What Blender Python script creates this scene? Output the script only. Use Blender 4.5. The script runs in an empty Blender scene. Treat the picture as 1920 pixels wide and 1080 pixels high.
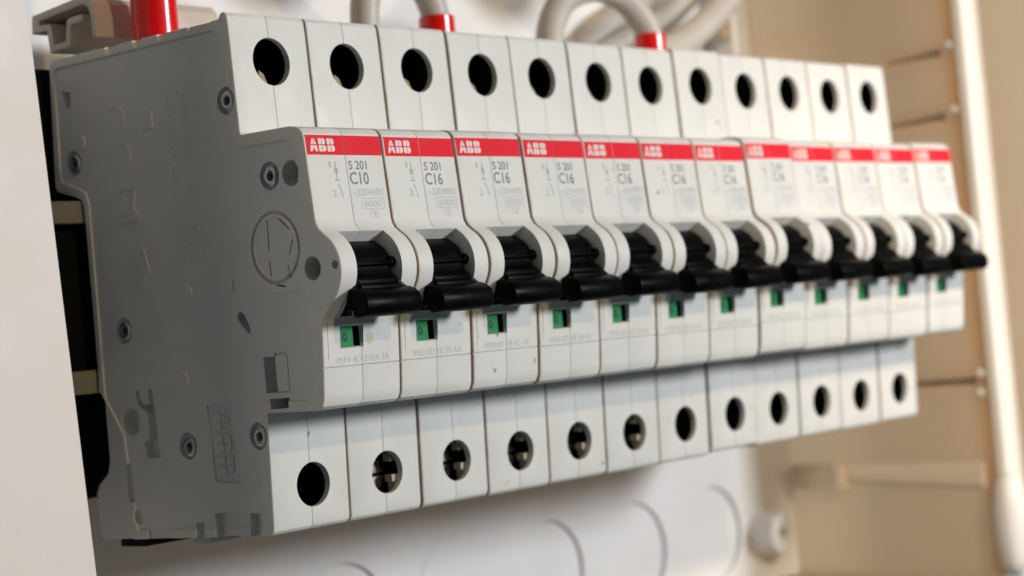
import bpy, bmesh, math, random
from mathutils import Vector, Matrix

random.seed(7)
SC = bpy.context.scene
COL = SC.collection
S = 0.001                      # everything below is written in millimetres

# ------------------------------------------------------------------ camera
cam_d = bpy.data.cameras.new("camera")
cam = bpy.data.objects.new("camera", cam_d)
COL.objects.link(cam)
SC.camera = cam
right = Vector((0.66398459, -0.74198627, -0.09263277))
down = Vector((-0.04320627, 0.08560483, -0.9953919))
fwd = Vector((0.74649694, 0.6649272, 0.02478183))
rm = Matrix((right, -down, -fwd)).transposed().to_4x4()
cam.matrix_world = Matrix.Translation(Vector((-204.0687, -222.6163, -14.0667)) * S) @ rm
cam_d.sensor_width = 36.0
cam_d.lens = 3532.55 / 1920 * 36.0
cam_d.clip_start = 0.01
cam_d.clip_end = 50
cam_d.dof.use_dof = True
cam_d.dof.focus_distance = 0.309
cam_d.dof.aperture_fstop = 19.0
cam_d.dof.aperture_blades = 0

# ------------------------------------------------------------------ world and lamps
W = bpy.data.worlds.new("World")
SC.world = W
W.use_nodes = True
bg = W.node_tree.nodes["Background"]
bg.inputs[0].default_value = (0.76, 0.92, 1.0, 1)
bg.inputs[1].default_value = 0.07


def lamp(name, loc, target, power, color, size, shape='DISK'):
    d = bpy.data.lights.new(name, 'AREA')
    d.energy = power
    d.color = color
    d.shape = shape
    d.size = size
    o = bpy.data.objects.new(name, d)
    COL.objects.link(o)
    o.location = Vector(loc) * S
    o.rotation_euler = (Vector(target) * S - o.location).to_track_quat('-Z', 'Y').to_euler()
    return o


lamp("warm_lamp", (-25, -910, 455), (100, 0, 0), 1.9, (1.0, 0.74, 0.40), 0.035)
lamp("window_light", (570, -1000, 205), (100, 0, 0), 9.8, (0.945, 0.975, 1.0), 0.22)

sd = bpy.data.lights.new("warm_spot", 'SPOT')  # added narrow beam that brightens the right box wall and rim
sd.energy = 22.0
sd.color = (1.0, 0.85, 0.66)
sd.spot_size = math.radians(21)
sd.spot_blend = 1.0
sd.shadow_soft_size = 0.06
so_ = bpy.data.objects.new("warm_spot", sd)
COL.objects.link(so_)
so_.location = Vector((-190, -620, 330)) * S
so_.rotation_euler = (Vector((290, 40, -28)) * S - so_.location).to_track_quat('-Z', 'Y').to_euler()

SC.view_settings.view_transform = 'Standard'
SC.view_settings.look = 'None'
SC.view_settings.exposure = 0.0
SC.view_settings.gamma = 1.0
SC.cycles.use_denoising = True
SC.cycles.max_bounces = 10
SC.cycles.diffuse_bounces = 6
SC.render.film_transparent = False


# ------------------------------------------------------------------ materials
def mat(name, color, rough=0.45, metal=0.0, var=0.0, vscale=60.0, bump=0.0, bscale=900.0,
        bevel=0.0, spec=0.5, sss=0.0, stain=None, coat=0.0, trans=None, edge_dirt=False, specks=False):
    m = bpy.data.materials.new(name)
    m.use_nodes = True
    nt = m.node_tree
    b = nt.nodes["Principled BSDF"]
    b.inputs["Base Color"].default_value = (*color, 1)
    b.inputs["Roughness"].default_value = rough
    b.inputs["Metallic"].default_value = metal
    b.inputs["Specular IOR Level"].default_value = spec
    b.inputs["Coat Weight"].default_value = coat
    if sss:
        b.inputs["Subsurface Weight"].default_value = sss
        b.inputs["Subsurface Radius"].default_value = (1.0, 0.8, 0.6)
        b.inputs["Subsurface Scale"].default_value = 0.0008
    tc = nt.nodes.new("ShaderNodeTexCoord")
    oi = nt.nodes.new("ShaderNodeObjectInfo")
    add = nt.nodes.new("ShaderNodeVectorMath")
    add.operation = 'ADD'
    nt.links.new(tc.outputs["Object"], add.inputs[0])
    nt.links.new(oi.outputs["Location"], add.inputs[1])
    P = add.outputs[0]
    last = None
    if var:
        n = nt.nodes.new("ShaderNodeTexNoise")
        n.inputs["Scale"].default_value = vscale
        n.inputs["Detail"].default_value = 5
        n.inputs["Roughness"].default_value = 0.65
        nt.links.new(P, n.inputs["Vector"])
        r = nt.nodes.new("ShaderNodeMapRange")
        r.inputs[1].default_value = 0.3
        r.inputs[2].default_value = 0.7
        r.inputs[3].default_value = 1 - var
        r.inputs[4].default_value = 1 + var
        nt.links.new(n.outputs[0], r.inputs[0])
        mx = nt.nodes.new("ShaderNodeMix")
        mx.data_type = 'RGBA'
        mx.blend_type = 'MULTIPLY'
        mx.inputs[0].default_value = 1
        mx.inputs[6].default_value = (*color, 1)
        nt.links.new(r.outputs[0], mx.inputs[7])
        last = mx.outputs[2]
        # roughness variation: handling marks
        rr = nt.nodes.new("ShaderNodeMapRange")
        rr.inputs[1].default_value = 0.35
        rr.inputs[2].default_value = 0.65
        rr.inputs[3].default_value = max(0.05, rough - 0.08)
        rr.inputs[4].default_value = min(1, rough + 0.1)
        nt.links.new(n.outputs[0], rr.inputs[0])
        nt.links.new(rr.outputs[0], b.inputs["Roughness"])
    if stain:
        col, thr, sc = stain
        n2 = nt.nodes.new("ShaderNodeTexNoise")
        n2.inputs["Scale"].default_value = sc
        n2.inputs["Detail"].default_value = 8
        n2.inputs["Roughness"].default_value = 0.7
        nt.links.new(P, n2.inputs["Vector"])
        r2 = nt.nodes.new("ShaderNodeMapRange")
        r2.inputs[1].default_value = thr
        r2.inputs[2].default_value = thr + 0.12
        r2.inputs[4].default_value = 0.5
        nt.links.new(n2.outputs[0], r2.inputs[0])
        mx2 = nt.nodes.new("ShaderNodeMix")
        mx2.data_type = 'RGBA'
        nt.links.new(r2.outputs[0], mx2.inputs[0])
        if last:
            nt.links.new(last, mx2.inputs[6])
        else:
            mx2.inputs[6].default_value = (*color, 1)
        mx2.inputs[7].default_value = (*col, 1)
        last = mx2.outputs[2]
    if specks:
        n5 = nt.nodes.new("ShaderNodeTexNoise")
        n5.inputs["Scale"].default_value = 420
        n5.inputs["Detail"].default_value = 1
        nt.links.new(P, n5.inputs["Vector"])
        r5 = nt.nodes.new("ShaderNodeMapRange")
        r5.inputs[1].default_value = 0.765
        r5.inputs[2].default_value = 0.80
        r5.inputs[4].default_value = 0.7
        nt.links.new(n5.outputs[0], r5.inputs[0])
        mx5 = nt.nodes.new("ShaderNodeMix")
        mx5.data_type = 'RGBA'
        nt.links.new(r5.outputs[0], mx5.inputs[0])
        nt.links.new(last, mx5.inputs[6])
        mx5.inputs[7].default_value = (0.16, 0.12, 0.08, 1)
        last = mx5.outputs[2]
    if edge_dirt:
        # brown grime collected along the joints between neighbouring housings
        sp = nt.nodes.new("ShaderNodeSeparateXYZ")
        nt.links.new(tc.outputs["Object"], sp.inputs[0])
        ab = nt.nodes.new("ShaderNodeMath")
        ab.operation = 'SUBTRACT'
        ab.inputs[1].default_value = 0.0088
        nt.links.new(sp.outputs[0], ab.inputs[0])
        a2 = nt.nodes.new("ShaderNodeMath")
        a2.operation = 'ABSOLUTE'
        nt.links.new(ab.outputs[0], a2.inputs[0])
        n4 = nt.nodes.new("ShaderNodeTexNoise")
        n4.inputs["Scale"].default_value = 260
        n4.inputs["Detail"].default_value = 4
        nt.links.new(P, n4.inputs["Vector"])
        m4 = nt.nodes.new("ShaderNodeMath")
        m4.operation = 'MULTIPLY_ADD'
        m4.inputs[1].default_value = 0.0004
        nt.links.new(n4.outputs[0], m4.inputs[0])
        nt.links.new(a2.outputs[0], m4.inputs[2])
        r4 = nt.nodes.new("ShaderNodeMapRange")
        r4.inputs[1].default_value = 0.00845
        r4.inputs[2].default_value = 0.00885
        r4.inputs[4].default_value = 0.75
        nt.links.new(m4.outputs[0], r4.inputs[0])
        mx4 = nt.nodes.new("ShaderNodeMix")
        mx4.data_type = 'RGBA'
        nt.links.new(r4.outputs[0], mx4.inputs[0])
        nt.links.new(last, mx4.inputs[6])
        mx4.inputs[7].default_value = (0.30, 0.20, 0.12, 1)
        last = mx4.outputs[2]
    if last:
        nt.links.new(last, b.inputs["Base Color"])
    if trans:
        tr = nt.nodes.new("ShaderNodeBsdfTranslucent")
        tr.inputs[0].default_value = (*trans[1], 1)
        ms = nt.nodes.new("ShaderNodeMixShader")
        ms.inputs[0].default_value = trans[0]
        nt.links.new(b.outputs[0], ms.inputs[1])
        nt.links.new(tr.outputs[0], ms.inputs[2])
        nt.links.new(ms.outputs[0], nt.nodes["Material Output"].inputs[0])
    nrm = None
    if bevel:
        bv = nt.nodes.new("ShaderNodeBevel")
        bv.samples = 4
        bv.inputs["Radius"].default_value = bevel * S
        nrm = bv.outputs[0]
    if bump:
        n3 = nt.nodes.new("ShaderNodeTexNoise")
        n3.inputs["Scale"].default_value = bscale
        n3.inputs["Detail"].default_value = 3
        nt.links.new(P, n3.inputs["Vector"])
        bp = nt.nodes.new("ShaderNodeBump")
        bp.inputs["Strength"].default_value = bump
        bp.inputs["Distance"].default_value = 0.0001
        nt.links.new(n3.outputs[0], bp.inputs["Height"])
        if nrm:
            nt.links.new(nrm, bp.inputs["Normal"])
        nrm = bp.outputs[0]
    if nrm:
        nt.links.new(nrm, b.inputs["Normal"])
    return m


WHITE = dict(color=(0.725, 0.725, 0.70), rough=0.5, var=0.03, vscale=90, bump=0.1, bscale=2600, spec=0.3,
             bevel=0.13, stain=((0.58, 0.50, 0.38), 0.66, 120), specks=True)
M_white = mat("breaker_plastic", edge_dirt=True, **WHITE)
WHITE.update(specks=False, stain=None)
M_side = mat("breaker_plastic_clean", **WHITE)
M_dark = mat("cavity_shade", (0.018, 0.016, 0.012), 0.6, var=0.2)
M_black = mat("toggle_plastic", (0.0022, 0.0022, 0.0024), 0.36, var=0.25, vscale=300, bump=0.2, bscale=3500, bevel=0.15, spec=0.06)
M_red = mat("red_print", (0.84, 0.022, 0.042), 0.6, var=0.03, vscale=200, spec=0.12)
M_logo = mat("white_print", (0.80, 0.72, 0.70), 0.5, var=0.03, spec=0.3)
M_ink = mat("grey_ink", (0.19, 0.20, 0.26), 0.6, var=0.25, vscale=900)
M_ink2 = mat("faded_ink", (0.47, 0.48, 0.52), 0.6, var=0.15, vscale=900)
M_ink3 = mat("serial_ink", (0.53, 0.52, 0.51), 0.6, var=0.15, vscale=900)
M_panel_print = mat("pale_panel_print", (0.69, 0.685, 0.68), 0.5, var=0.03, spec=0.3)
M_green = mat("green_flag", (0.025, 0.27, 0.095), 0.5, var=0.08, vscale=300, spec=0.15)
M_greenink = mat("black_ink", (0.012, 0.014, 0.013), 0.6)
M_rivet = mat("rivet_steel", (0.55, 0.55, 0.56), 0.42, 1.0, var=0.25, vscale=500, bevel=0.1)
M_screw = mat("screw_steel", (0.62, 0.62, 0.58), 0.28, 1.0, var=0.2, vscale=600, bevel=0.1)
M_rail = mat("rail_metal", (0.27, 0.25, 0.19), 0.5, 0.0, var=0.15, vscale=120, bevel=0.2)
M_beige = mat("beige_plastic", (0.62, 0.55, 0.48), 0.45, var=0.06, vscale=80, bevel=0.3)
M_blackp = mat("gap_shade_foot_black", (0.006, 0.006, 0.006), 0.7, var=0.2, spec=0.15)
M_sleeve = mat("sleeve_red", (0.76, 0.0012, 0.002), 0.22, var=0.08, vscale=100, coat=0.4)
M_cable = mat("cable_grey", (0.50, 0.47, 0.43), 0.42, var=0.07, vscale=50)
M_back = mat("box_back_plastic", (0.80, 0.80, 0.81), 0.5, var=0.04, vscale=25, bump=0.1, bscale=900, bevel=0.3)
M_box = mat("box_plastic", (0.92, 0.78, 0.63), 0.5, spec=0.3, trans=(0.86, (1.0, 0.87, 0.70)), var=0.05, vscale=22, bump=0.1, bscale=900, bevel=0.4)
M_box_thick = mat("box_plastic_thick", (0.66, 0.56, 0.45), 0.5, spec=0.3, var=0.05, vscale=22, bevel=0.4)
M_flange = mat("flange_plastic", (0.80, 0.735, 0.69), 0.55, var=0.05, vscale=45, bump=0.15, bscale=1500, bevel=0.3,
               stain=((0.66, 0.60, 0.55), 0.60, 38))
M_rim = mat("rim_plastic", (0.76, 0.735, 0.70), 0.45, var=0.03, vscale=40, bevel=0.4)
M_plaster = mat("room_wall", (0.52, 0.53, 0.55), 0.8, var=0.1, vscale=10)
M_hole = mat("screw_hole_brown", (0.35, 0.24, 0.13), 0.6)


# ------------------------------------------------------------------ mesh helpers
def prep(me, ang=20):
    me.polygons.foreach_set("use_smooth", [True] * len(me.polygons))
    me.set_sharp_from_angle(angle=math.radians(ang))
    me.update()


def mesh_mm(name, verts, faces, mats, ang=20, idx=None):
    me = bpy.data.meshes.new(name)
    me.from_pydata([(x * S, y * S, z * S) for x, y, z in verts], [], faces)
    for m in (mats if isinstance(mats, (list, tuple)) else [mats]):
        me.materials.append(m)
    if idx:
        me.polygons.foreach_set("material_index", idx)
    prep(me, ang)
    return me


def obj(name, me, parent=None, loc=None):
    o = bpy.data.objects.new(name, me)
    COL.objects.link(o)
    if parent:
        o.parent = parent
    if loc:
        o.location = Vector(loc) * S
    return o


class MB:
    """collects shapes in mm"""

    def __init__(s):
        s.v, s.f = [], []

    def add(s, verts, faces):
        n = len(s.v)
        s.v += [tuple(v) for v in verts]
        s.f += [tuple(i + n for i in f) for f in faces]
        return s

    def rings(s, rings, cap0=True, cap1=True):
        n = len(rings[0])
        v = [p for r in rings for p in r]
        f = []
        for k in range(len(rings) - 1):
            a, b = k * n, (k + 1) * n
            for i in range(n):
                j = (i + 1) % n
                f.append((a + i, a + j, b + j, b + i))
        if cap0:
            f.append(tuple(range(n - 1, -1, -1)))
        if cap1:
            o = (len(rings) - 1) * n
            f.append(tuple(range(o, o + n)))
        return s.add(v, f)

    def box(s, x0, x1, y0, y1, z0, z1):
        r0 = [(x0, y0, z0), (x0, y1, z0), (x0, y1, z1), (x0, y0, z1)]
        r1 = [(x1, y, z) for _, y, z in r0]
        return s.rings([r0, r1])

    def prism(s, prof, x0, x1, b0=0.0, b1=0.0):
        """profile [(y, z)] extruded along x with softened ends"""
        prof = ccw(prof)
        rings = []
        for x, b, sgn in ((x0, b0, 1), (x1, b1, -1)):
            rr = []
            if b > 0:
                for t in (0, 30, 60, 90):
                    a = math.radians(t)
                    ins = b * (1 - math.sin(a))
                    dx = b * (1 - math.cos(a))
                    q = offset(prof, ins) if ins > 1e-6 else prof
                    rr.append([(x + sgn * dx, y, z) for y, z in q])
            else:
                rr.append([(x, y, z) for y, z in prof])
            if sgn < 0:
                rr.reverse()
            rings += rr
        return s.rings(rings)

    def cyl(s, c, axis, r, h, n=24, r2=None):
        """cylinder starting at c and running h along the axis letter"""
        r2 = r if r2 is None else r2
        rings = []
        for t, rad in ((0, r), (h, r2)):
            ring = []
            for i in range(n):
                a = 2 * math.pi * i / n
                u, w = rad * math.cos(a), rad * math.sin(a)
                if axis == 'x':
                    ring.append((c[0] + t, c[1] + u, c[2] + w))
                elif axis == 'y':
                    ring.append((c[0] + w, c[1] + t, c[2] + u))
                else:
                    ring.append((c[0] + u, c[1] + w, c[2] + t))
            rings.append(ring)
        return s.rings(rings)

    def lathe(s, c, axis, prof, n=28, closed=True):
        """prof [(t, r)] closed loop swept round the axis"""
        rings = []
        for i in range(n):
            a = 2 * math.pi * i / n
            ring = []
            for t, r in prof:
                u, w = r * math.cos(a), r * math.sin(a)
                if axis == 'x':
                    ring.append((c[0] + t, c[1] + u, c[2] + w))
                elif axis == 'y':
                    ring.append((c[0] + w, c[1] + t, c[2] + u))
                else:
                    ring.append((c[0] + u, c[1] + w, c[2] + t))
            rings.append(ring)
        m = len(prof)
        v = [p for r in rings for p in r]
        f = []
        for i in range(n):
            j = (i + 1) % n
            for k in range(m if closed else m - 1):
                l = (k + 1) % m
                f.append((i * m + k, j * m + k, j * m + l, i * m + l))
        return s.add(v, f)

    def tube(s, pts, r, n=16):
        pts = [Vector(p) for p in pts]
        rings = []
        up = Vector((0, 1, 0.01)).normalized()
        for i, p in enumerate(pts):
            d = (pts[min(i + 1, len(pts) - 1)] - pts[max(i - 1, 0)]).normalized()
            a = d.cross(up).normalized()
            b = a.cross(d).normalized()
            rings.append([tuple(p + a * (r * math.cos(2 * math.pi * k / n)) + b * (r * math.sin(2 * math.pi * k / n))) for k in range(n)])
        return s.rings(rings)

    def mesh(s, name, mats, ang=20):
        me = mesh_mm(name, s.v, s.f, mats, ang)
        bm = bmesh.new()
        bm.from_mesh(me)
        bmesh.ops.recalc_face_normals(bm, faces=bm.faces)
        bm.to_mesh(me)
        bm.free()
        prep(me, ang)
        return me

    def obj(s, name, mats, parent=None, ang=20, loc=None):
        return obj(name, s.mesh(name, mats, ang), parent, loc)


def ccw(p):
    a = sum(p[i][0] * p[(i + 1) % len(p)][1] - p[(i + 1) % len(p)][0] * p[i][1] for i in range(len(p)))
    return list(p) if a > 0 else list(reversed(p))


def offset(p, d):
    """inward offset of a counter-clockwise polygon"""
    n = len(p)
    out = []
    for i in range(n):
        a, b, c = Vector(p[i - 1]), Vector(p[i]), Vector(p[(i + 1) % n])
        e1, e2 = (b - a).normalized(), (c - b).normalized()
        n1, n2 = Vector((-e1.y, e1.x)), Vector((-e2.y, e2.x))
        m = n1 + n2
        if m.length < 1e-6:
            m = n1
        m.normalize()
        k = d / max(0.35, m.dot(n1))
        out.append((b.x + m.x * k, b.y + m.y * k))
    return out


def boolean(base, cutters):
    """cut a list of MBs from an MB (mm); returns (verts mm, faces)"""
    def tmp(mb):
        me = bpy.data.meshes.new("tmp")
        me.from_pydata(mb.v, [], mb.f)
        bm = bmesh.new()
        bm.from_mesh(me)
        bmesh.ops.recalc_face_normals(bm, faces=bm.faces)
        bm.to_mesh(me)
        bm.free()
        o = bpy.data.objects.new("tmp", me)
        COL.objects.link(o)
        return o
    b = tmp(base)
    cs = [tmp(c) for c in cutters]
    for c in cs:
        md = b.modifiers.new("cut", 'BOOLEAN')
        md.operation = 'DIFFERENCE'
        md.solver = 'EXACT'
        md.object = c
    dg = bpy.context.evaluated_depsgraph_get()
    dg.update()
    me = b.evaluated_get(dg).to_mesh()
    v = [tuple(x.co) for x in me.vertices]
    f = [tuple(p.vertices) for p in me.polygons]
    b.evaluated_get(dg).to_mesh_clear()
    for o in cs + [b]:
        m = o.data
        bpy.data.objects.remove(o)
        bpy.data.meshes.remove(m)
    return v, f


_fonts = {}


def text_polys(txt, x0, x1, z0, z1, bold=0.0):
    """flat text as verts (x, z) fitted in a box, plus faces"""
    cu = bpy.data.curves.new("tmp_text", 'FONT')
    cu.body = txt
    cu.resolution_u = 3
    cu.offset = bold
    o = bpy.data.objects.new("tmp_text", cu)
    COL.objects.link(o)
    dg = bpy.context.evaluated_depsgraph_get()
    dg.update()
    me = o.evaluated_get(dg).to_mesh()
    v = [(a.co.x, a.co.y) for a in me.vertices]
    f = [tuple(p.vertices) for p in me.polygons]
    o.evaluated_get(dg).to_mesh_clear()
    bpy.data.objects.remove(o)
    bpy.data.curves.remove(cu)
    xs = [a for a, _ in v]
    zs = [b for _, b in v]
    sx = (x1 - x0) / (max(xs) - min(xs))
    sz = (z1 - z0) / (max(zs) - min(zs))
    return [(x0 + (a - min(xs)) * sx, z0 + (b - min(zs)) * sz) for a, b in v], f


def stroke(pts, w):
    """2D polyline as quads"""
    v, f = [], []
    for (ax, az), (bx, bz) in zip(pts, pts[1:]):
        d = Vector((bx - ax, bz - az)).normalized()
        nx, nz = -d.y * w / 2, d.x * w / 2
        n = len(v)
        v += [(ax + nx, az + nz), (bx + nx, bz + nz), (bx - nx, bz - nz), (ax - nx, az - nz)]
        f.append((n, n + 1, n + 2, n + 3))
    return v, f


# ------------------------------------------------------------------ breaker: profile in (y, z)
CY, CZ, CR = 1.3, -0.9, 6.4
arc = [(CY + CR * math.cos(math.radians(t)), CZ + CR * math.sin(math.radians(t))) for t in range(121, 236, 6)]
PROFILE = [(67.2, 44.0), (19.6, 43.0), (19.2, 43.15), (18.8, 43.8), (18.1, 44.0), (17.5, 43.85), (17.05, 43.2), (16.85, 41.0),
           (16.3, 23.6), (16.1, 23.15), (4.4, 22.85), (2.9, 22.6), (1.75, 22.1), (1.15, 21.4), (0.92, 20.6),
           (-0.05, 7.4), (-0.22, 6.5), (-0.75, 5.6)] + arc + \
          [(-0.5, -8.2), (0.1, -8.8), (0.38, -9.5), (0.55, -10.5), (1.0, -16.5), (1.45, -20.9), (1.65, -21.9), (2.15, -22.8),
           (3.0, -23.25), (4.0, -23.35), (15.4, -23.2), (15.65, -23.5), (16.55, -42.2), (16.8, -42.9), (17.3, -43.35), (18.2, -43.5),
           (58, -44.2), (65.6, -44.4), (66.2, -43.8), (66.4, -36), (65.4, -34.4), (62.4, -32.3), (61.6, -30), (61.5, -18.9), (61.2, -14), (61.1, 16.2), (61.7, 17.5),
           (63.4, 18.2), (68.8, 19.8), (69.4, 20.8), (68.0, 43.3)]
PROFILE = [p for i, p in enumerate(PROFILE)]
XA, XM, XB = 0.14, 8.75, 17.46
UP_C, LO_C = (8.9, 35.8), (9.4, -36.0)     # terminal hole centres (x, z)
UP_R, LO_R = 4.1, 3.75


def face_y(z):
    """front face depth at height z"""
    if z > 23:
        return 16.3 + (z - 23.6) * 0.55 / 17.4
    if z > 0:
        return -0.05 + (z - 7.4) * 0.97 / 13.2
    return 0.55 + (-10.5 - z) * 0.45 / 6.0


def hole_cutters():
    out = []
    for (cx, cz), r, fy in ((UP_C, UP_R, 14.0), (LO_C, LO_R, 13.5)):
        out.append(MB().cyl((cx, fy, cz), 'y', r, 6.0, 40))
        k = MB().box(cx - 6.6, cx + 6.4, 17.9 if cz > 0 else 17.5, 36.0, cz - 5.6, cz + 5.6)
        out.append(k)
    # toggle slot
    out.append(MB().prism([(-8, 5.1), (-1.4, 5.05), (0.5, 3.5), (7.5, 3.3), (7.5, -8.6), (-8, -8.6)], 3.65, 13.8))
    # indicator window, bevelled towards its right and lower rim
    w = MB()
    r0 = [(3.95, -0.5, -14.3), (9.6, -0.5, -14.3), (9.6, -0.5, -9.95), (3.95, -0.5, -9.95)]
    r1 = [(4.0, 1.35, -13.5), (8.9, 1.35, -13.5), (8.9, 1.35, -10.25), (4.0, 1.35, -10.25)]
    r2 = [(4.0, 6.0, -13.5), (8.9, 6.0, -13.5), (8.9, 6.0, -10.25), (4.0, 6.0, -10.25)]
    out.append(w.rings([r0, r1, r2]))
    # joint lines on the lower cover
    out.append(MB().box(-1, 19, -2, 1.35, -16.72, -16.56))
    out.append(MB().box(1.25, 1.34, -2, 0.95, -16.6, -9.4))
    return out


def shell_mesh(name, x0, x1, b0, b1, extra=(), m=None):
    base = MB().prism(PROFILE, x0, x1, b0, b1)
    v, f = boolean(base, hole_cutters() + list(extra))
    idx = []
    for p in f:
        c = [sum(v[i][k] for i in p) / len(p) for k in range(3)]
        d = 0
        # deep shade in the terminal chambers painted dark; window recess gets the same dark colour
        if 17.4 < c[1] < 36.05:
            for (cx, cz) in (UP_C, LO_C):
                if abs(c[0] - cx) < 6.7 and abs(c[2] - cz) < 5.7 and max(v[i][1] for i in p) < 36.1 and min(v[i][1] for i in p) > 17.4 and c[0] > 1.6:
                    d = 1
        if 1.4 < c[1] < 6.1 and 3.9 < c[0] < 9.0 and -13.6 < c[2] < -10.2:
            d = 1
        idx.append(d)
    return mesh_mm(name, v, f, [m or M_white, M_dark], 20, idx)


# side recesses of the exposed first breaker ---------------------------------
RIVETS = [(19.3, 29.3), (63.4, 24.4), (10.2, 15.5), (52.9, -6.9), (37.5, -28.0), (18.6, -26.9)]


def side_cutters():
    c = []
    circ = [(10 + 7.4 * math.cos(math.radians(t)), 3.7 + 7.4 * math.sin(math.radians(t))) for t in range(58, -101, -12)]
    circ = [(10 + 7.4 * math.cos(math.radians(t)), 3.7 + 7.4 * math.sin(math.radians(t))) for t in (70, 50, 30, 10, -10, -30, -50, -70, -90)]
    pan = [(66.2, 42.3), (21, 41.4), (19.4, 40.6), (18.7, 38), (18.3, 23.2), (17.8, 21.7), (16.8, 21.0), (5.6, 20.8), (4.2, 20.2), (3.5, 19),
           (3.0, 12.4), (3.9, 11.2)] + circ + \
          [(5.4, -3.75), (4.2, -4.1), (3.4, -5.2), (3.6, -14), (4.2, -20.3), (5.2, -21.5), (16.8, -21.4), (17.9, -22.2), (18.5, -23.5), (18.9, -41),
           (19.6, -42), (53.6, -42.6), (55.2, -25.4), (59.8, -18.6), (59.6, 16.6), (60.4, 18.8), (62.6, 19.8), (67.2, 21.4), (67.4, 24), (66.8, 41.6)]
    c.append(MB().prism(pan, -2, XA + 0.32))
    low = [(55.9, -24.6), (60.9, -17.6), (72, -17.6), (72, -50), (54.7, -50)]
    c.append(MB().prism(low, -2, XA + 1.3))
    for y, z in RIVETS:
        c.append(MB().cyl((-2, y, z), 'x', 2.35, 3.7, 30))
    deep = MB().cyl((-2, 4.9, 15.3), 'x', 2.15, 9.0, 28)
    c.append(deep)
    c.append(MB().cyl((-2, 1.5, -0.5), 'x', 1.95, 7.0, 28))
    c.append(MB().cyl((-2, -3.8, -0.4), 'x', 0.72, 5.5, 18))
    # slanted slot
    sl = [(21.3, -6.3), (20.5, -5.9), (19.6, -6.6), (18.6, -8.4), (18.3, -9.6), (18.7, -9.9), (19.3, -9.6), (20.6, -8.2), (21.4, -7.2)]
    c.append(MB().prism(sl, -2, 6.5))
    # rectangular pocket, closing plate line and lower pocket
    c.append(MB().box(-2, 5.5, 12.9, 15.8, -19.9, -14.0))
    c.append(MB().box(-2, 0.85, 9.8, 13.0, -19.95, -13.4).box(-2, 0.2, 9.0, 9.2, -19.0, -18.0))
    c.append(MB().box(-2, 6.0, 10.2, 15.0, -22.6, -20.9))
    # latch cutouts
    c.append(MB().prism([(51.0, -17.9), (50.2, -17.6), (50.0, -19.2), (48.9, -20.4), (47.5, -20.2), (47.3, -17.6), (46.3, -17.6), (45.4, -29.7), (49.4, -29.8),
                         (50.0, -27.2), (48.2, -26.2), (48.0, -22), (50.6, -20.4)], -2, 2.4))
    c.append(MB().cyl((-2, 53.0, -23.2), 'x', 2.5, 5.5, 28))
    c.append(MB().box(-2, 2.3, 54.0, 56.9, -37.6, -30.7))
    c.append(MB().cyl((-2, 53.2, -40.2), 'x', 1.3, 3.4, 20))
    c.append(MB().box(-2, 1.9, 34.7, 37.2, -46, -41.2))
    c.append(MB().box(-2, 1.9, 25.2, 31.9, -46, -39.6))
    c.append(MB().box(-2, 1.9, 19.6, 22.6, -46, -39.7))
    c.append(MB().box(-2, 0.9, 43.6, 50.8, -46, -42.4))
    c.append(MB().box(-2, 1.2, 47.2, 50.8, 42.3, 46))
    c.append(MB().box(-2, 1.2, 40.2, 42.8, 42.2, 46))
    c.append(MB().box(-2, 1.2, 33.4, 35.9, 42.2, 46))
    c.append(MB().box(-2, 1.0, 21.2, 27.6, 42.4, 46))
    c.append(MB().prism([(65.3, 38.0), (62.6, 37.4), (62.9, 34.4), (64.2, 34.6)], -2, 3.2))
    # frame of the embossed emblem
    c.append(MB().prism([(31.6, -21.3), (25.5, -21.3), (24.2, -34.6), (31.0, -34.4)], -2, XA + 0.62))
    c.append(MB().lathe((-2, 10, 3.7), 'x', [(0, 5.45), (2.75, 5.45), (2.75, 6.05), (0, 6.05)], 56))
    # star slits in the round plug
    star = [((11.4, 8.4), (11.6, 3.2)), ((9.2, 8.9), (6.1, 6.3)), ((5.6, 4.6), (6.7, 2.2)), ((11.7, 1.6), (11.5, -1.3)), ((7.2, 0.6), (7.5, -1.4)), ((10.4, -2.5), (8.3, -2.8))]
    for (a, b) in star:
        v, f = stroke([a, b], 0.28)
        c.append(MB().prism(v, -2, XA + 1.3))
    return c


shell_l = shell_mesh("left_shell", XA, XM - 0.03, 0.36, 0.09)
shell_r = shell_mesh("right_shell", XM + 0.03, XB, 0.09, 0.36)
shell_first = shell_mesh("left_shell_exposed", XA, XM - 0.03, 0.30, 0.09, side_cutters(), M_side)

# toggle: drum and lever, and its wide handle bar
tg = MB()
tg.cyl((3.75, CY, CZ - 0.1), 'x', 4.45, 9.3, 48)
tg.prism([(-3.6, -0.6), (-3.5, -0.2), (-3.1, 0.1), (-2.6, -0.3), (-2.7, -1.2)], 3.9, 12.9, 0.1, 0.1)
tg.cyl((12.7, -2.9, -0.3), 'x', 0.95, 1.0, 20)
tg.prism([(-2.0, -1.6), (-3.75, -2.4), (-4.5, -3.1), (-4.6, -3.6), (-5.3, -4.1), (-5.4, -4.7), (-6.0, -5.2), (-4.0, -7.2), (-1.0, -6.6), (1.5, -4.0)], 4.0, 13.2, 0.15, 0.15)
TOGGLE = tg.mesh("toggle", M_black)
bar_c = (-5.75, -6.9)
prof_bar = [(-3.6, -4.5), (-4.6, -4.35), (-5.6, -4.55), (-6.7, -5.0), (-7.5, -5.7), (-7.85, -6.6), (-7.85, -7.7), (-7.5, -8.5), (-6.8, -9.0),
            (-5.7, -9.15), (-4.7, -9.1), (-4.35, -8.75), (-4.25, -8.05), (-3.6, -7.9), (-2.2, -7.75), (-2.25, -7.4), (-2.9, -6.6), (-3.3, -5.5)]
bar = MB().prism(prof_bar, 2.5, 15.1, 0.35, 0.35)
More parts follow.
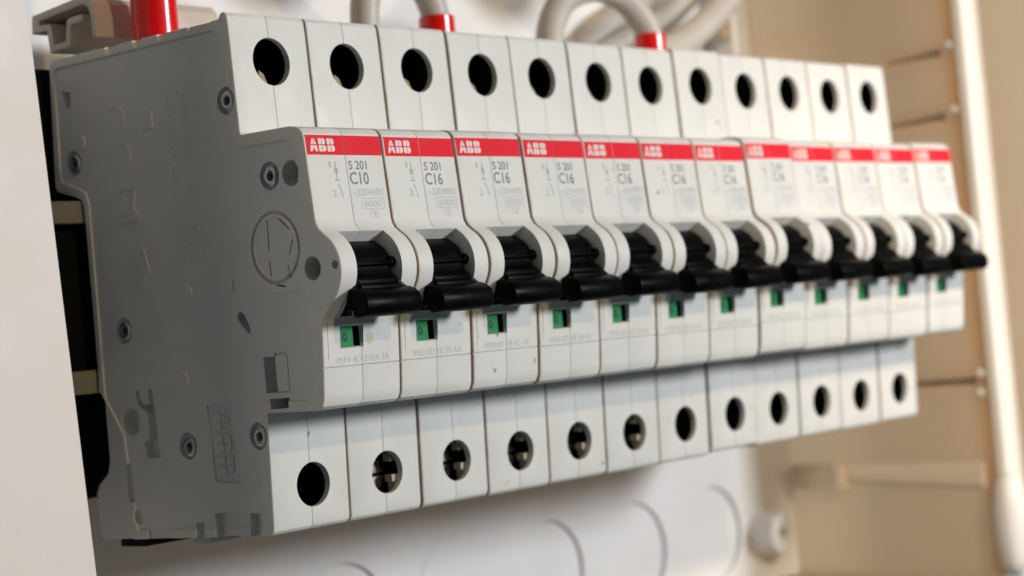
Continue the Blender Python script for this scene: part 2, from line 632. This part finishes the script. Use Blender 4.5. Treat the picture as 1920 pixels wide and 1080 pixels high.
# flared shoulders that carry the bar
for sx in (1, -1):
    cx = 8.8
    a = [(cx + sx * 4.3, -3.4, -2.7), (cx + sx * 6.2, -3.7, -4.6), (cx + sx * 6.2, -4.9, -4.7), (cx + sx * 4.3, -4.6, -3.2)]
    b = [(cx + sx * 4.3, -2.6, -6.5), (cx + sx * 6.2, -3.2, -6.6), (cx + sx * 6.2, -5.0, -6.8), (cx + sx * 4.3, -4.8, -6.6)]
    bar.rings([a, b])
BAR = bar.mesh("handle", M_black, 38)

# printing ------------------------------------------------------------------


def prints(items, m, lift=0.022):
    """items: list of (verts xz, faces) laid on the front face"""
    mb = MB()
    for v, f in items:
        mb.add([(x, face_y(z) - lift, z) for x, z in v], f)
    return mesh_mm("print", mb.v, mb.f, m)


def quad(x0, x1, z0, z1):
    return [(x0, z0), (x1, z0), (x1, z1), (x0, z1)], [(0, 1, 2, 3)]


STRIPE = prints([quad(0.5, XM - 0.06, 17.75, 21.0), quad(XM + 0.06, 17.2, 17.75, 21.0)], M_red, 0.02)


def logo_items(x0, x1, z0, z1):
    """three cut-up block letters, each split by a fine cross"""
    def A(o):
        return [[(o + 0.55, 5.5), (o + 2.0, 5.5), (o + 2.0, 10), (o + 1.6, 10)],
                [(o + 2.3, 5.5), (o + 3.75, 5.5), (o + 2.7, 10), (o + 2.3, 10)],
                [(o + 0, 0), (o + 1.25, 0), (o + 1.55, 1.6), (o + 2.0, 1.9), (o + 2.0, 4.7), (o + 0.5, 4.7)],
                [(o + 3.05, 0), (o + 4.3, 0), (o + 3.8, 4.7), (o + 2.3, 4.7), (o + 2.3, 1.9), (o + 2.75, 1.6)]]

    def Bq(o):
        return [[(o + 0, 5.5), (o + 1.8, 5.5), (o + 1.8, 10), (o + 0, 10)],
                [(o + 2.1, 5.5), (o + 3.5, 5.5), (o + 3.9, 6.6), (o + 3.9, 8.6), (o + 3.3, 10), (o + 2.1, 10)],
                [(o + 0, 0), (o + 1.8, 0), (o + 1.8, 4.7), (o + 0, 4.7)],
                [(o + 2.1, 0), (o + 3.4, 0), (o + 4.2, 1.2), (o + 4.2, 3.5), (o + 3.6, 4.7), (o + 2.1, 4.7)]]
    out = []
    for poly in A(0) + Bq(5.0) + Bq(9.9):
        v = [(x0 + a * (x1 - x0) / 14.1, z0 + b * (z1 - z0) / 10) for a, b in poly]
        out.append((v, [tuple(range(len(v)))]))
    return out


LOGO = prints(logo_items(1.3, 6.7, 18.3, 20.45), M_logo, 0.035)


def rating(txt):
    it = [text_polys("S 201", 9.25, 13.35, 15.35, 16.85, 0.014), text_polys(txt, 9.15, 13.4, 12.85, 14.95, 0.014)]
    return prints(it, M_ink)


RAT10, RAT16 = rating("C10"), rating("C16")
fine = [text_polys("~230/400V", 9.5, 16.3, 11.0, 12.2), text_polys("6000", 11.7, 15.6, 9.1, 10.2), text_polys("3", 13.1, 14.1, 7.15, 8.2),
        text_polys("2", 4.9, 5.8, 10.8, 12.0), text_polys("1", 4.9, 5.3, 15.7, 16.7)]
for (a, b, c, d) in ((11.2, 16.1, 8.8, 10.55), (12.7, 14.5, 6.95, 8.45)):
    fine.append(stroke([(a, c), (b, c), (b, d), (a, d), (a, c)], 0.11))
FINE = prints(fine, M_ink2)
sym = [stroke([(6.3, 16.7), (6.3, 13.6)], 0.14), stroke([(5.8, 15.6), (6.8, 14.7)], 0.14), stroke([(6.8, 15.6), (5.8, 14.7)], 0.14),
       stroke([(5.75, 13.6), (6.95, 13.6)], 0.14), stroke([(6.35, 13.0), (6.75, 12.3), (6.95, 11.6), (7.05, 10.7)], 0.14)]
SYM = prints(sym, mat("symbol_ink", (0.33, 0.33, 0.36), 0.6, var=0.2, vscale=800))
PANEL = prints([quad(9.0, 17.1, 6.6, 11.9)], M_panel_print, 0.012)

# indicator flag with its ring mark
FLAG = MB().box(4.05, 7.1, 0.98, 2.4, -13.45, -10.3).mesh("indicator_flag", M_green)
rg = MB()
n = 20
rv = []
for k in range(n):
    a = 2 * math.pi * k / n
    for r in (0.30, 0.70):
        rv.append((5.25 + r * 0.82 * math.cos(a), 0.95, -11.9 + r * 1.1 * math.sin(a)))
rg.add(rv, [(2 * k, 2 * k + 1, (2 * k + 3) % (2 * n), (2 * k + 2) % (2 * n)) for k in range(n)])
FLAGMARK = rg.mesh("zero_mark", M_greenink)

# terminal screws and cage lips seen down the holes
def screw_mb(cx, cz, y):
    m = MB().lathe((cx, y, cz), 'y', [(0, 0.01), (0, 2.5), (0.3, 2.9), (2.5, 2.9), (2.5, 0.01)], 26, False)
    return m
v, f = boolean(MB().cyl((LO_C[0] + 0.2, 20.6, LO_C[1] - 0.5), 'y', 3.1, 3.0, 28),
               [MB().box(LO_C[0] + 1.4, LO_C[0] + 2.0, 19, 21.6, -45, -25), MB().box(0, 20, 19, 21.6, LO_C[1] - 0.9, LO_C[1] - 0.2)])
SCREW_L = mesh_mm("terminal_screw", v, f, M_screw)
v, f = boolean(MB().cyl((UP_C[0], 30.5, UP_C[1]), 'y', 2.9, 3.0, 28),
               [MB().box(UP_C[0] - 0.4, UP_C[0] + 0.4, 29, 31.6, 25, 45)])
SCREW_U = mesh_mm("terminal_screw_deep", v, f, M_screw)
LIP_L = MB().box(LO_C[0] + 2.3, LO_C[0] + 4.4, 17.6, 19.4, LO_C[1] - 1.9, LO_C[1] - 0.7).box(LO_C[0] + 2.9, LO_C[0] + 4.4, 17.8, 19.4, LO_C[1] - 3.4, LO_C[1] - 1.85).box(
    LO_C[0] + 2.2, LO_C[0] + 4.4, 17.8, 19.4, LO_C[1] + 1.7, LO_C[1] + 3.2).mesh("cage_lip", mat("cage_cream", (0.45, 0.42, 0.33), 0.5, var=0.1))
LIP_U = MB().add([(UP_C[0] - 1.0, 19.2, UP_C[1] - 4.4), (UP_C[0] + 1.4, 19.2, UP_C[1] - 4.4), (UP_C[0] + 0.5, 19.6, UP_C[1] - 1.6), (UP_C[0] - 0.5, 19.6, UP_C[1] - 1.0),
                  (UP_C[0] - 1.0, 22, UP_C[1] - 4.4), (UP_C[0] + 1.4, 22, UP_C[1] - 4.4)],
                 [(0, 1, 2, 3), (0, 3, 4), (1, 5, 2), (2, 5, 4, 3), (0, 4, 5, 1)]).mesh("inner_rib", mat("rib_tan", (0.30, 0.25, 0.13), 0.5, var=0.1))

SERIALS = ["M14 4D 21E4 3A", "M20 0D 1B 29 AA", "M20 0D 1B 2C 1A", "M20 0D 1B 2B FA", "M20 0D 1B 2B 8A", "M20 0D 1B 2B 8A",
           "M20 0D 1B 2B 8A", "M20 0D 1B 29 AA", "M20 0D 1B 2C 1A", "M20 0D 1B 2B 8A", "M20 0D 1B 2B FA", "M20 0D 1B 29 AA"]
LABELS = [
    "white circuit breaker rated C10 with its whole grey side exposed, nearest in the row",
    "white C16 breaker between the C10 breaker and the third breaker, serial ending 29 AA",
    "white C16 breaker third from the left, serial M20 0D 1B 2C 1A",
    "white C16 breaker fourth from the left, serial ending 2B FA",
    "white C16 breaker fifth from the left, under the red sleeve of the first cable loop",
    "white C16 breaker sixth from the left, just right of the first cable loop's red sleeve",
    "white C16 breaker directly left of the one sitting higher than its neighbours",
    "white C16 breaker sitting slightly higher and further forward than its neighbours",
    "white C16 breaker directly right of the raised one, under the last red sleeve",
    "white C16 breaker third from the right end of the row",
    "white C16 breaker next to last at the blurred right end",
    "white C16 breaker at the far right end of the row, facing the box wall"]
OFF = [(0, 0), (0.1, 0.0), (0.0, 0.05), (-0.1, -0.05), (0.05, 0.0), (0.0, -0.1), (0.1, -0.1), (-0.25, 0.3), (0.1, -0.05), (0.0, 0.0), (0.1, -0.12), (-0.1, 0.1)]
ROLL = [0, 0.05, -0.08, 0.1, -0.06, 0.04, 0.1, -0.12, 0.08, -0.05, 0.06, -0.04]


TILT = [0, 0.8, -0.6, 0.3, -0.9, 0.9, -0.4, 0.6, -1.0, 0.4, 0.8, -0.5]
JIT = [(0, 0), (0.12, -0.06), (-0.1, 0.05), (0.05, 0.08), (0.14, -0.05), (-0.12, 0.0), (0.08, -0.08), (0.0, 0.06), (0.1, 0.04), (-0.1, -0.05), (0.05, 0.05), (-0.06, 0.0)]


def breaker(i):
    root = bpy.data.objects.new("circuit_breaker", None)
    COL.objects.link(root)
    root.empty_display_size = 0.01
    dy, dz = OFF[i]
    root.location = Vector((17.6 * i, dy, dz)) * S
    root.rotation_euler = (0, math.radians(ROLL[i]), 0)
    root["label"] = LABELS[i]
    root["category"] = "circuit breaker"
    root["group"] = "row of circuit breakers on the mounting rail"
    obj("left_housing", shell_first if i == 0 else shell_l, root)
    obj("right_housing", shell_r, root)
    t = obj("toggle", TOGGLE, root)
    obj("handle", BAR, t)
    ang = math.radians(TILT[i])
    pv = Vector((0, CY, CZ)) * S
    t.rotation_euler = (ang, 0, 0)
    t.location = pv - Matrix.Rotation(ang, 3, 'X') @ pv
    jx, jz = JIT[i]
    st = obj("brand_stripe", STRIPE, root, (jx * 0.4, 0, jz))
    obj("brand_logo", LOGO, st)
    obj("rating_print", RAT10 if i == 0 else RAT16, root, (jx, 0, jz))
    obj("fine_print", FINE, root, (jx, 0, -jz))
    obj("switch_symbol", SYM, root, (-jx, 0, jz))
    obj("print_panel", PANEL, root)
    fl = obj("indicator_flag", FLAG, root)
    obj("zero_mark", FLAGMARK, fl)
    ser = prints([text_polys(SERIALS[i], 3.2, 14.9, -16.15, -15.05)], M_ink3)
    obj("serial_print", ser, root)
    if i:
        obj("terminal_screw", SCREW_L, root, None if i < 6 else (0, 1.8, 0))
    if 0 < i < 6:
        obj("cage_lip", LIP_L, root)
    obj("terminal_screw", SCREW_U, root)
    obj("inner_rib", LIP_U, root)
    return root


roots = [breaker(i) for i in range(12)]
first = roots[0]

gs = prints([([(10.55 + 0.85 * math.cos(q * math.pi / 12), -12.3 + 1.15 * math.sin(q * math.pi / 12)) for q in range(24)], [tuple(range(24))])],
            mat("glue_yellow", (0.60, 0.54, 0.40), 0.5, var=0.08, vscale=400), 0.018)
obj("glue_spot", gs, first)

# details on the exposed side of the first breaker -----------------------------
rv = MB().lathe((0.15, 0, 0), 'x', [(0.5, 0.72), (0.12, 0.86), (0.0, 1.15), (0.05, 1.5), (0.35, 1.78), (1.5, 1.8), (1.5, 0.7)], 30)
RIV = rv.mesh("rivet", M_rivet, 40)
DISC = MB().cyl((1.2, 0, 0), 'x', 0.75, 0.2, 18).mesh("rivet_bore", M_dark)
for y, z in RIVETS:
    r = obj("rivet", RIV, first, (0, y - (0.4 if y > 19.6 else 0.25), z - 0.1))
    r.scale = (1, 0.94, 0.94)
    obj("rivet_bore", DISC, r)
plug = MB()
plug.lathe((XA, 10, 3.7), 'x', [(0.30, 5.35), (0.02, 5.3), (-0.12, 5.1), (-0.04, 4.9), (0.30, 4.85)], 48)
plug.obj("round_plug", M_side, first)
pl = MB().box(0.45, 1.3, 9.95, 12.85, -19.8, -13.9).obj("pocket_plate", M_side, first)
em = MB()
E0 = XA + 0.32


def raised(mb, v2, f, lift=0.2, base=E0):
    """flat (y, z) shape raised on the side face"""
    n = len(v2)
    mb.add([(base - lift, y, z) for y, z in v2], f)
    # skirts
    ed = {}
    for p in f:
        for a, b in zip(p, p[1:] + p[:1]):
            k = (min(a, b), max(a, b))
            ed[k] = ed.get(k, 0) + 1
    for (a, b), c in ed.items():
        if c == 1:
            (ya, za), (yb, zb) = v2[a], v2[b]
            mb.add([(base - lift, ya, za), (base - lift, yb, zb), (base + 0.1, yb, zb), (base + 0.1, ya, za)], [(0, 1, 2, 3)])


def strokes(mb, lines, w=0.42, lift=0.12):
    k = 0
    for ln in lines:
        for a, b in zip(ln, ln[1:]):
            raised(mb, *stroke([a, b], w), lift=lift + 0.012 * k)
            k += 1


def ring2(cy, cz, r, w, a0, a1, n=18, sy=1.0):
    v, f = [], []
    for k in range(n + 1):
        a = math.radians(a0 + (a1 - a0) * k / n)
        for q in (r - w / 2, r + w / 2):
            v.append((cy + sy * q * math.cos(a), cz + q * math.sin(a)))
    for k in range(n):
        f.append((2 * k, 2 * k + 1, 2 * k + 3, 2 * k + 2))
    return v, f


def disc2(cy, cz, r, n=20):
    return [(cy + r * math.cos(2 * math.pi * k / n), cz + r * math.sin(2 * math.pi * k / n)) for k in range(n)], [tuple(range(n))]


# buttons left by the mould
bt = MB()
for (y, z, r) in ((34.3, -1.9, 1.5), (37.4, -16.6, 1.5), (60.6, 28.0, 1.3)):
    bt = MB()
    raised(bt, *disc2(y, z, r), lift=0.22)
    bt.obj("mould_button", M_side, first)
for (y0, y1, z0, z1) in ((39.4, 42.2, 27.6, 30.6), (21.6, 25.4, -2.6, -0.5)):
    bt = MB()
    raised(bt, [(y0, z0), (y1, z0), (y1, z1), (y0, z1)], [(0, 1, 2, 3)], lift=0.22)
    bt.obj("mould_button", M_side, first)
# conformity marks: two open arcs (C and E), a bin, a triangle
mk = MB()
raised(mk, *ring2(50.0, 30.2, 2.6, 0.45, 60, 240), lift=0.14)
raised(mk, *ring2(49.3, 23.6, 2.6, 0.45, 60, 240), lift=0.14)
raised(mk, *stroke([(46.6, 23.9), (49.0, 24.2)], 0.45), lift=0.11)
mk.obj("conformity_mark", M_side, first)
mk = MB()
strokes(mk, ([(52.6, 18.6), (52.6, 13.2)], [(51.2, 18.2), (45.4, 12.8)], [(45.6, 18.4), (51.0, 13.0)], [(46.2, 18.0), (47.0, 13.6), (49.8, 13.6), (50.4, 18.0), (46.2, 18.0)], [(45.4, 12.2), (51, 12.2)]))
mk.obj("bin_mark", M_side, first)
mk = MB()
strokes(mk, ([(45.2, 7.0), (49.4, 1.4), (44.0, 2.8), (45.2, 7.0)],))
raised(mk, *ring2(48.2, 2.6, 2.9, 0.42, 20, 300), lift=0.15)
mk.obj("test_mark", M_side, first)
# moulded lettering running down the side


def side_text(name, txt, ya, yb, z_top, z_bot, lift=0.16, base=E0, bold=0.0):
    v, f = text_polys(txt, 0, 1, 0, 1, bold)
    # reading direction runs downwards, letter tops point to the front
    v2 = [(ya + (yb - ya) * b, z_top + (z_bot - z_top) * a) for a, b in v]
    m = MB()
    raised(m, v2, f, lift, base)
    m.obj(name, M_side, first)


side_text("moulded_lettering", "ABB S201 230/400V~", 31.4, 29.4, 33, 2, 0.085)
side_text("moulded_lettering", "C10 6000 2CDS251001R", 35.2, 33.2, 33, 2, 0.085)
lg = MB()
for v2, f in logo_items(0, 1, 0, 1):
    raised(lg, [(30.2 - b * 3.9 - 0.5 * a, -22.6 - a * 10.6) for a, b in v2], f, 0.22, XA + 0.62)
lg.obj("moulded_emblem", M_side, first)
# slider foot of the rail clip under the body
MB().box(1.5, 14, 53.5, 60.5, -45.6, -44.35).obj("slider_foot", M_blackp, first)
MB().prism([(44.5, -44.15), (38.5, -44.05), (39.5, -45.4), (43.8, -45.4)], 5, 12).obj("clip_tab", mat("clip_blue", (0.35, 0.42, 0.5), 0.5), first)

# ------------------------------------------------------------------ mounting rail


def thing(name, label, cat, loc=(0, 0, 0), group=None):
    o = bpy.data.objects.new(name, None)
    COL.objects.link(o)
    o.empty_display_size = 0.01
    o.location = Vector(loc) * S
    o["label"] = label
    o["category"] = cat
    if group:
        o["group"] = group
    return o


def tag(o, label, cat, group=None):
    o["label"] = label
    o["category"] = cat
    if group:
        o["group"] = group
    return o


hat = [(61.9, 17.4), (63.2, 17.4), (63.2, 14.6), (70.6, 14.6), (70.6, -14.6), (63.2, -14.6), (63.2, -17.6), (61.9, -17.6), (61.9, -13.4), (69.4, -13.4), (69.4, 13.4), (61.9, 13.4)]
tag(MB().prism(hat, -34, 240).obj("mounting_rail", M_rail), "beige hat-section mounting rail behind the row of breakers", "rail")
br = MB().box(-33, 14, 64.6, 69.3, -13.2, 13.2).box(-33, -26, 62.8, 64.6, -13.2, 13.2).box(-33, 14, 70.9, 89.5, -37, 43)  # added black blocks stand in for shade inside the rail and behind it
tag(br.obj("gap_shade_block", M_blackp), "black blocks standing in for the shade inside the rail and the gap left of the nearest breaker", "shade block")

# beige trough profile above the first breaker ----------------------------------
prof = [(73.6, 50.6), (73.4, 53.0), (70.5, 54.0), (58.5, 54.6), (56.0, 54.0), (54.3, 52.2), (53.7, 49.5), (53.7, 46.9), (46.0, 46.6), (46.0, 45.3), (55.4, 45.8), (55.4, 50.0),
        (56.0, 52.0), (57.6, 53.0), (70.8, 52.2), (71.3, 51.8), (70.8, 51.0), (68.6, 50.6), (68.0, 46.2), (62.6, 46.4), (61.8, 50.2), (60.6, 50.8), (58.2, 50.6), (58.2, 49.4), (60.4, 49.4), (61.2, 45.2),
        (69.2, 45.0), (69.8, 49.2), (73.6, 49.6)]
prof = [(73.6, 51.4), (73.2, 53.4), (58.4, 54.2), (56.0, 53.8), (54.6, 52.4), (54.0, 50.0), (54.0, 46.2), (55.2, 46.2), (55.4, 50.6), (56.0, 52.0), (57.4, 52.7),
        (71.0, 52.0), (71.2, 51.2), (67.8, 51.0), (67.2, 46.9), (63.4, 47.0), (62.6, 50.6), (61.8, 51.0), (57.8, 51.0), (57.8, 49.8), (61.4, 49.6), (62.4, 45.8), (68.4, 45.6), (69.0, 49.8), (73.6, 50.0)]
tag(MB().prism(prof, 1.0, 30.0, 0.2, 0.2).obj("cable_rail", M_beige), "beige folded plastic profile over the nearest breaker's back corner", "rail")

# ------------------------------------------------------------------ cables
def cable(label, pts, r, sleeve=None, group=None):
    root = thing("cable", label, "cable", pts[0], group)
    o = Vector(pts[0])
    MB().tube([Vector(p) - o for p in pts], r, 20).obj("cable_jacket", M_cable, root, 40)
    if sleeve:
        (a, b, rr) = sleeve
        c = pts[0]
        MB().lathe((0, 0, 0), 'z', [(a - c[2], rr - 0.5), (a - c[2], rr), (b - c[2] - 0.25, rr), (b - c[2], rr - 0.25), (b - c[2], rr - 0.6)], 36).obj("red_sleeve", M_sleeve, root, 30)
    return root


def bez(pts, n=10):
    """smooth curve through points"""
    P = [Vector(p) for p in pts]
    P = [2 * P[0] - P[1]] + P + [2 * P[-1] - P[-2]]
    out = []
    for i in range(1, len(P) - 2):
        for k in range(n):
            t = k / n
            a, b, c, d = P[i - 1:i + 3]
            out.append(0.5 * ((2 * b) + (c - a) * t + (2 * a - 5 * b + 4 * c - d) * t * t + (3 * b - a - 3 * c + d) * t ** 3))
    out.append(P[-2])
    return out


cable("grey cable in a long red sleeve standing on the nearest breaker", bez([(8.8, 46.8, 38), (8.8, 46.8, 60), (9.5, 46.8, 82), (28, 47, 104), (58, 47, 98), (80, 46.5, 79), (95, 46, 72), (110, 46, 80), (134, 46, 96), (156, 46, 83), (171, 46, 74), (186, 46, 84), (204, 56, 112)]), 3.4, (42, 72, 4.15), "cables entering the breaker tops")  # unseen drooping run beyond the sleeve is added to cast shadows on the back panel
cable("grey cable loop with red sleeve above the fifth breaker", bez([(79.5, 44, 40), (79.5, 44, 51), (78.4, 44.3, 56.5), (75.2, 45, 61.2), (70.6, 45.6, 63), (65.8, 46, 61.4), (62.2, 46.4, 56.5), (61.2, 46.5, 50), (61.6, 46.5, 40)]), 3.0, (40, 53, 3.75), "cables entering the breaker tops")
cable("grey cable loop with red sleeve above the ninth breaker", bez([(149.4, 42, 40), (149.4, 42, 52), (147, 42.4, 57), (141, 43, 61.6), (132, 43.5, 63), (122.5, 44, 60), (117, 44, 54.5), (115, 44, 48), (114.4, 44, 40)]), 3.2, (40, 53, 3.75), "cables entering the breaker tops")
cable("pale cable curving up past the mounting tab, lowest of the bundle", bez([(160, 66, 44), (182, 69, 53), (199, 70, 58), (213, 70, 65), (226, 70, 74), (236, 70, 86)]), 3.9, None, "loose cables behind the row")
cable("pinkish thin cable under the lowest cable of the bundle", bez([(168, 76, 46), (199, 77, 56), (218, 77, 63.0), (232, 77, 72), (244, 77, 86)]), 1.5, None, "loose cables behind the row")
cable("grey cable crossing behind the last loop, second of the bundle", bez([(160, 78, 48), (186, 80, 59), (206, 80, 67), (222, 80, 76), (232, 80, 88)]), 3.2, None, "loose cables behind the row")
cable("grey cable highest in the bundle behind the last loop", bez([(168, 84, 50), (186, 85, 64), (204, 85, 73), (214, 85, 82), (220, 85, 95)]), 3.2, None, "loose cables behind the row")

# ------------------------------------------------------------------ distribution box
BX0, BX1, BY, BZ0, BZ1 = -30.0, 262.0, 90.0, -91.5, 108.0
box = thing("distribution_box", "open white plastic distribution box around the row of breakers", "enclosure", (0, 90, 0))
L0 = Vector((0, 90, 0))


def bobj(mb, name, m, parent=None, ang=20):
    if parent is None:
        mb.v = [(x, y - 90, z) for x, y, z in mb.v]
    else:
        mb.v = [(x, y - 90, z) for x, y, z in mb.v]
    return mb.obj(name, m, parent or box, ang)


kx = [11.5, 46.5, 81.5, 151.5, 186.5, 221.5]
base = MB().box(BX0, BX1, BY, BY + 3, BZ0, BZ1)
cut = MB()
for x in kx:
    cut.cyl((x, BY - 1, -74.3), 'y', 13.0, 2.3, 72)
cut2 = MB().box(119.5, 127, 88, 91.8, -74.5, -70.2)
v, f = boolean(base, [cut, cut2])
o = obj("back_panel", mesh_mm("back_panel", [(x, y - 90, z) for x, y, z in v], f, M_back), box)
for x in kx:
    bobj(MB().cyl((x, BY + 1.0, -74.3), 'y', 12.75, 0.4, 64), "knockout_disc", M_back, o)
# raised weld spot between the knockouts
bobj(MB().cyl((117.5, BY - 0.12, -73.0), 'y', 12.6, 0.2, 56), "faint_disc", M_back, o)
# screw boss
sb = MB().lathe((244, 0, -77.3), 'y', [(82.3, 1.7), (82.3, 5.3), (82.7, 5.75), (90.2, 6.1), (90.2, 1.7)], 36)
so = bobj(sb, "screw_boss", M_back, o)
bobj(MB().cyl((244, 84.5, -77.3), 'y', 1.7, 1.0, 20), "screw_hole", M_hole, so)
# right side wall with slots
wr = MB().box(BX1, BX1 + 2.5, 23.0, BY, BZ0, BZ1)
cs = [MB().prism([(46, 51.2), (28, 51.0), (28, 53.4), (46, 51.9)], 260, 264), MB().prism([(48, 33.6), (28.5, 33.4), (28.5, 35.8), (48, 34.4)], 260, 264),
      MB().prism([(52, -39.4), (27, -39.4), (27, -37.4), (52, -37.6)], 260, 264),
      MB().box(261.2, 263, 64, 84, 64.6, 65.2), MB().box(261.2, 263, 64, 82, 60.6, 61.2)]
v, f = boolean(wr, cs)
wo = obj("side_wall", mesh_mm("side_wall", [(x, y - 90, z) for x, y, z in v], f, M_box), box)
M_slot = mat("slot_shade", (0.22, 0.17, 0.125), 0.7, var=0.15, vscale=200)  # dark colour for strips that paint the shadow into the wall slots
for sl_p in ([(45.8, 51.3), (28.2, 51.1), (28.2, 53.2), (45.8, 51.8)], [(47.8, 33.7), (28.7, 33.5), (28.7, 35.6), (47.8, 34.3)], [(51.8, -39.3), (27.2, -39.3), (27.2, -37.5), (51.8, -37.7)]):
    bobj(MB().prism(sl_p, 262.9, 264.05), "slot_shade_strip", M_slot, wo)
for (y, z, r) in ((25.3, 53.6, 1.3), (25.6, 35.9, 1.3), (25.6, -36.3, 1.4), (26.0, -41.6, 1.4)):
    m = MB().lathe((BX1 + 0.2, y, z), 'x', [(0, r), (-0.7 * r, r * 0.8), (-r, r * 0.35), (-r * 1.02, 0.02)], 20, False)
    bobj(m, "snap_nub", M_rim, wo, 40)
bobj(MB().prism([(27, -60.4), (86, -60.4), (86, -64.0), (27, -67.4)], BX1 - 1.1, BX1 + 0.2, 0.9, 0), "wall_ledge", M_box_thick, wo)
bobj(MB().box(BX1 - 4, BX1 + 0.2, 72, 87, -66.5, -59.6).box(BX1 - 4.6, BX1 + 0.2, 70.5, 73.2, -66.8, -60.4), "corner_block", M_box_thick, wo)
# bottom, top, left
bobj(MB().box(BX0, BX1, 24, BY, BZ0 - 2.5, BZ0), "bottom_wall", M_box)
bobj(MB().box(BX0, BX1, 24, BY, BZ1, BZ1 + 2.5), "top_wall", M_box)
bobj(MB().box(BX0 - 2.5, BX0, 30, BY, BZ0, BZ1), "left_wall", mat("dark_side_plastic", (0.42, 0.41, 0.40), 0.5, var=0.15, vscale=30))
# right rim
rp = [(BX1 - 0.9, 22.9), (BX1 - 0.85, 21.6), (BX1 - 0.5, 20.7), (BX1 + 0.5, 20.2), (BX1 + 8.0, 20.0), (BX1 + 10.0, 20.6), (BX1 + 10.9, 22.2), (BX1 + 10.9, 27), (BX1 + 2.6, 27), (BX1 + 2.6, 22.9)]


def zprism(prof, z0, z1):
    p = ccw(prof)
    return MB().rings([[(x, y, z0) for x, y in p], [(x, y, z1) for x, y in p]])


bobj(zprism(rp, BZ0, BZ1), "front_rim", M_rim)
cl = MB()
rings = []
for k in range(13):
    t = -1 + 2 * k / 12
    w = math.sqrt(max(0.0, 1 - t * t)) ** 0.7
    zc = -77 + 14.5 * t
    rings.append([(BX1 - 1.6 + (6.2 * w + 0.05) * math.cos(a), 19.5 + (4.4 * w + 0.05) * math.sin(a) , zc) for a in [2 * math.pi * q / 24 for q in range(24)]])
cl.rings(rings)
bobj(cl, "hinge_barrel", M_rim, None, 40)
# left front flange (its right edge leans a little)
fl = MB()
p0 = [(-32.2, 53), (-27.6, -60)]
a = [(-32.6, 56.0), (-26.4, -92.0), (-110, -92.0), (-110, 56.0)]
a = [(-33.4, 80.0), (-26.3, -91.0), (-110, -91.0), (-110, 80.0)]
fl.rings([[(x, 26.8, z) for x, z in a], [(x, 29.6, z) for x, z in a]])
bobj(fl, "front_flange", M_flange)
# mounting tab at the upper right
v, f = boolean(MB().box(231.0, 243.4, 78, 81, 59.2, 100).box(240.5, 243.4, 81, 90, 59.2, 100),
               [MB().cyl((237.3, 76, 67.4), 'y', 1.25, 8, 20).box(236.05, 238.55, 77.0, 83, 66.2, 68.8)])
tb = obj("mounting_tab", mesh_mm("mounting_tab", [(x, y - 90, z) for x, y, z in v], f, M_rim), box)
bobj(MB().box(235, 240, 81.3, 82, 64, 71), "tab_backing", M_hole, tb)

# thin skirt outside the rim
bobj(MB().prism([(26, BZ0), (26, BZ1), (-4, BZ1), (-4, BZ0)], 276.5, 278.2), "outer_skirt", M_box)

# the wall that carries the box
wl = MB().box(-2500, 2500, 96, 110, -2000, 2000).obj("wall", M_plaster)
wl["kind"] = "structure"
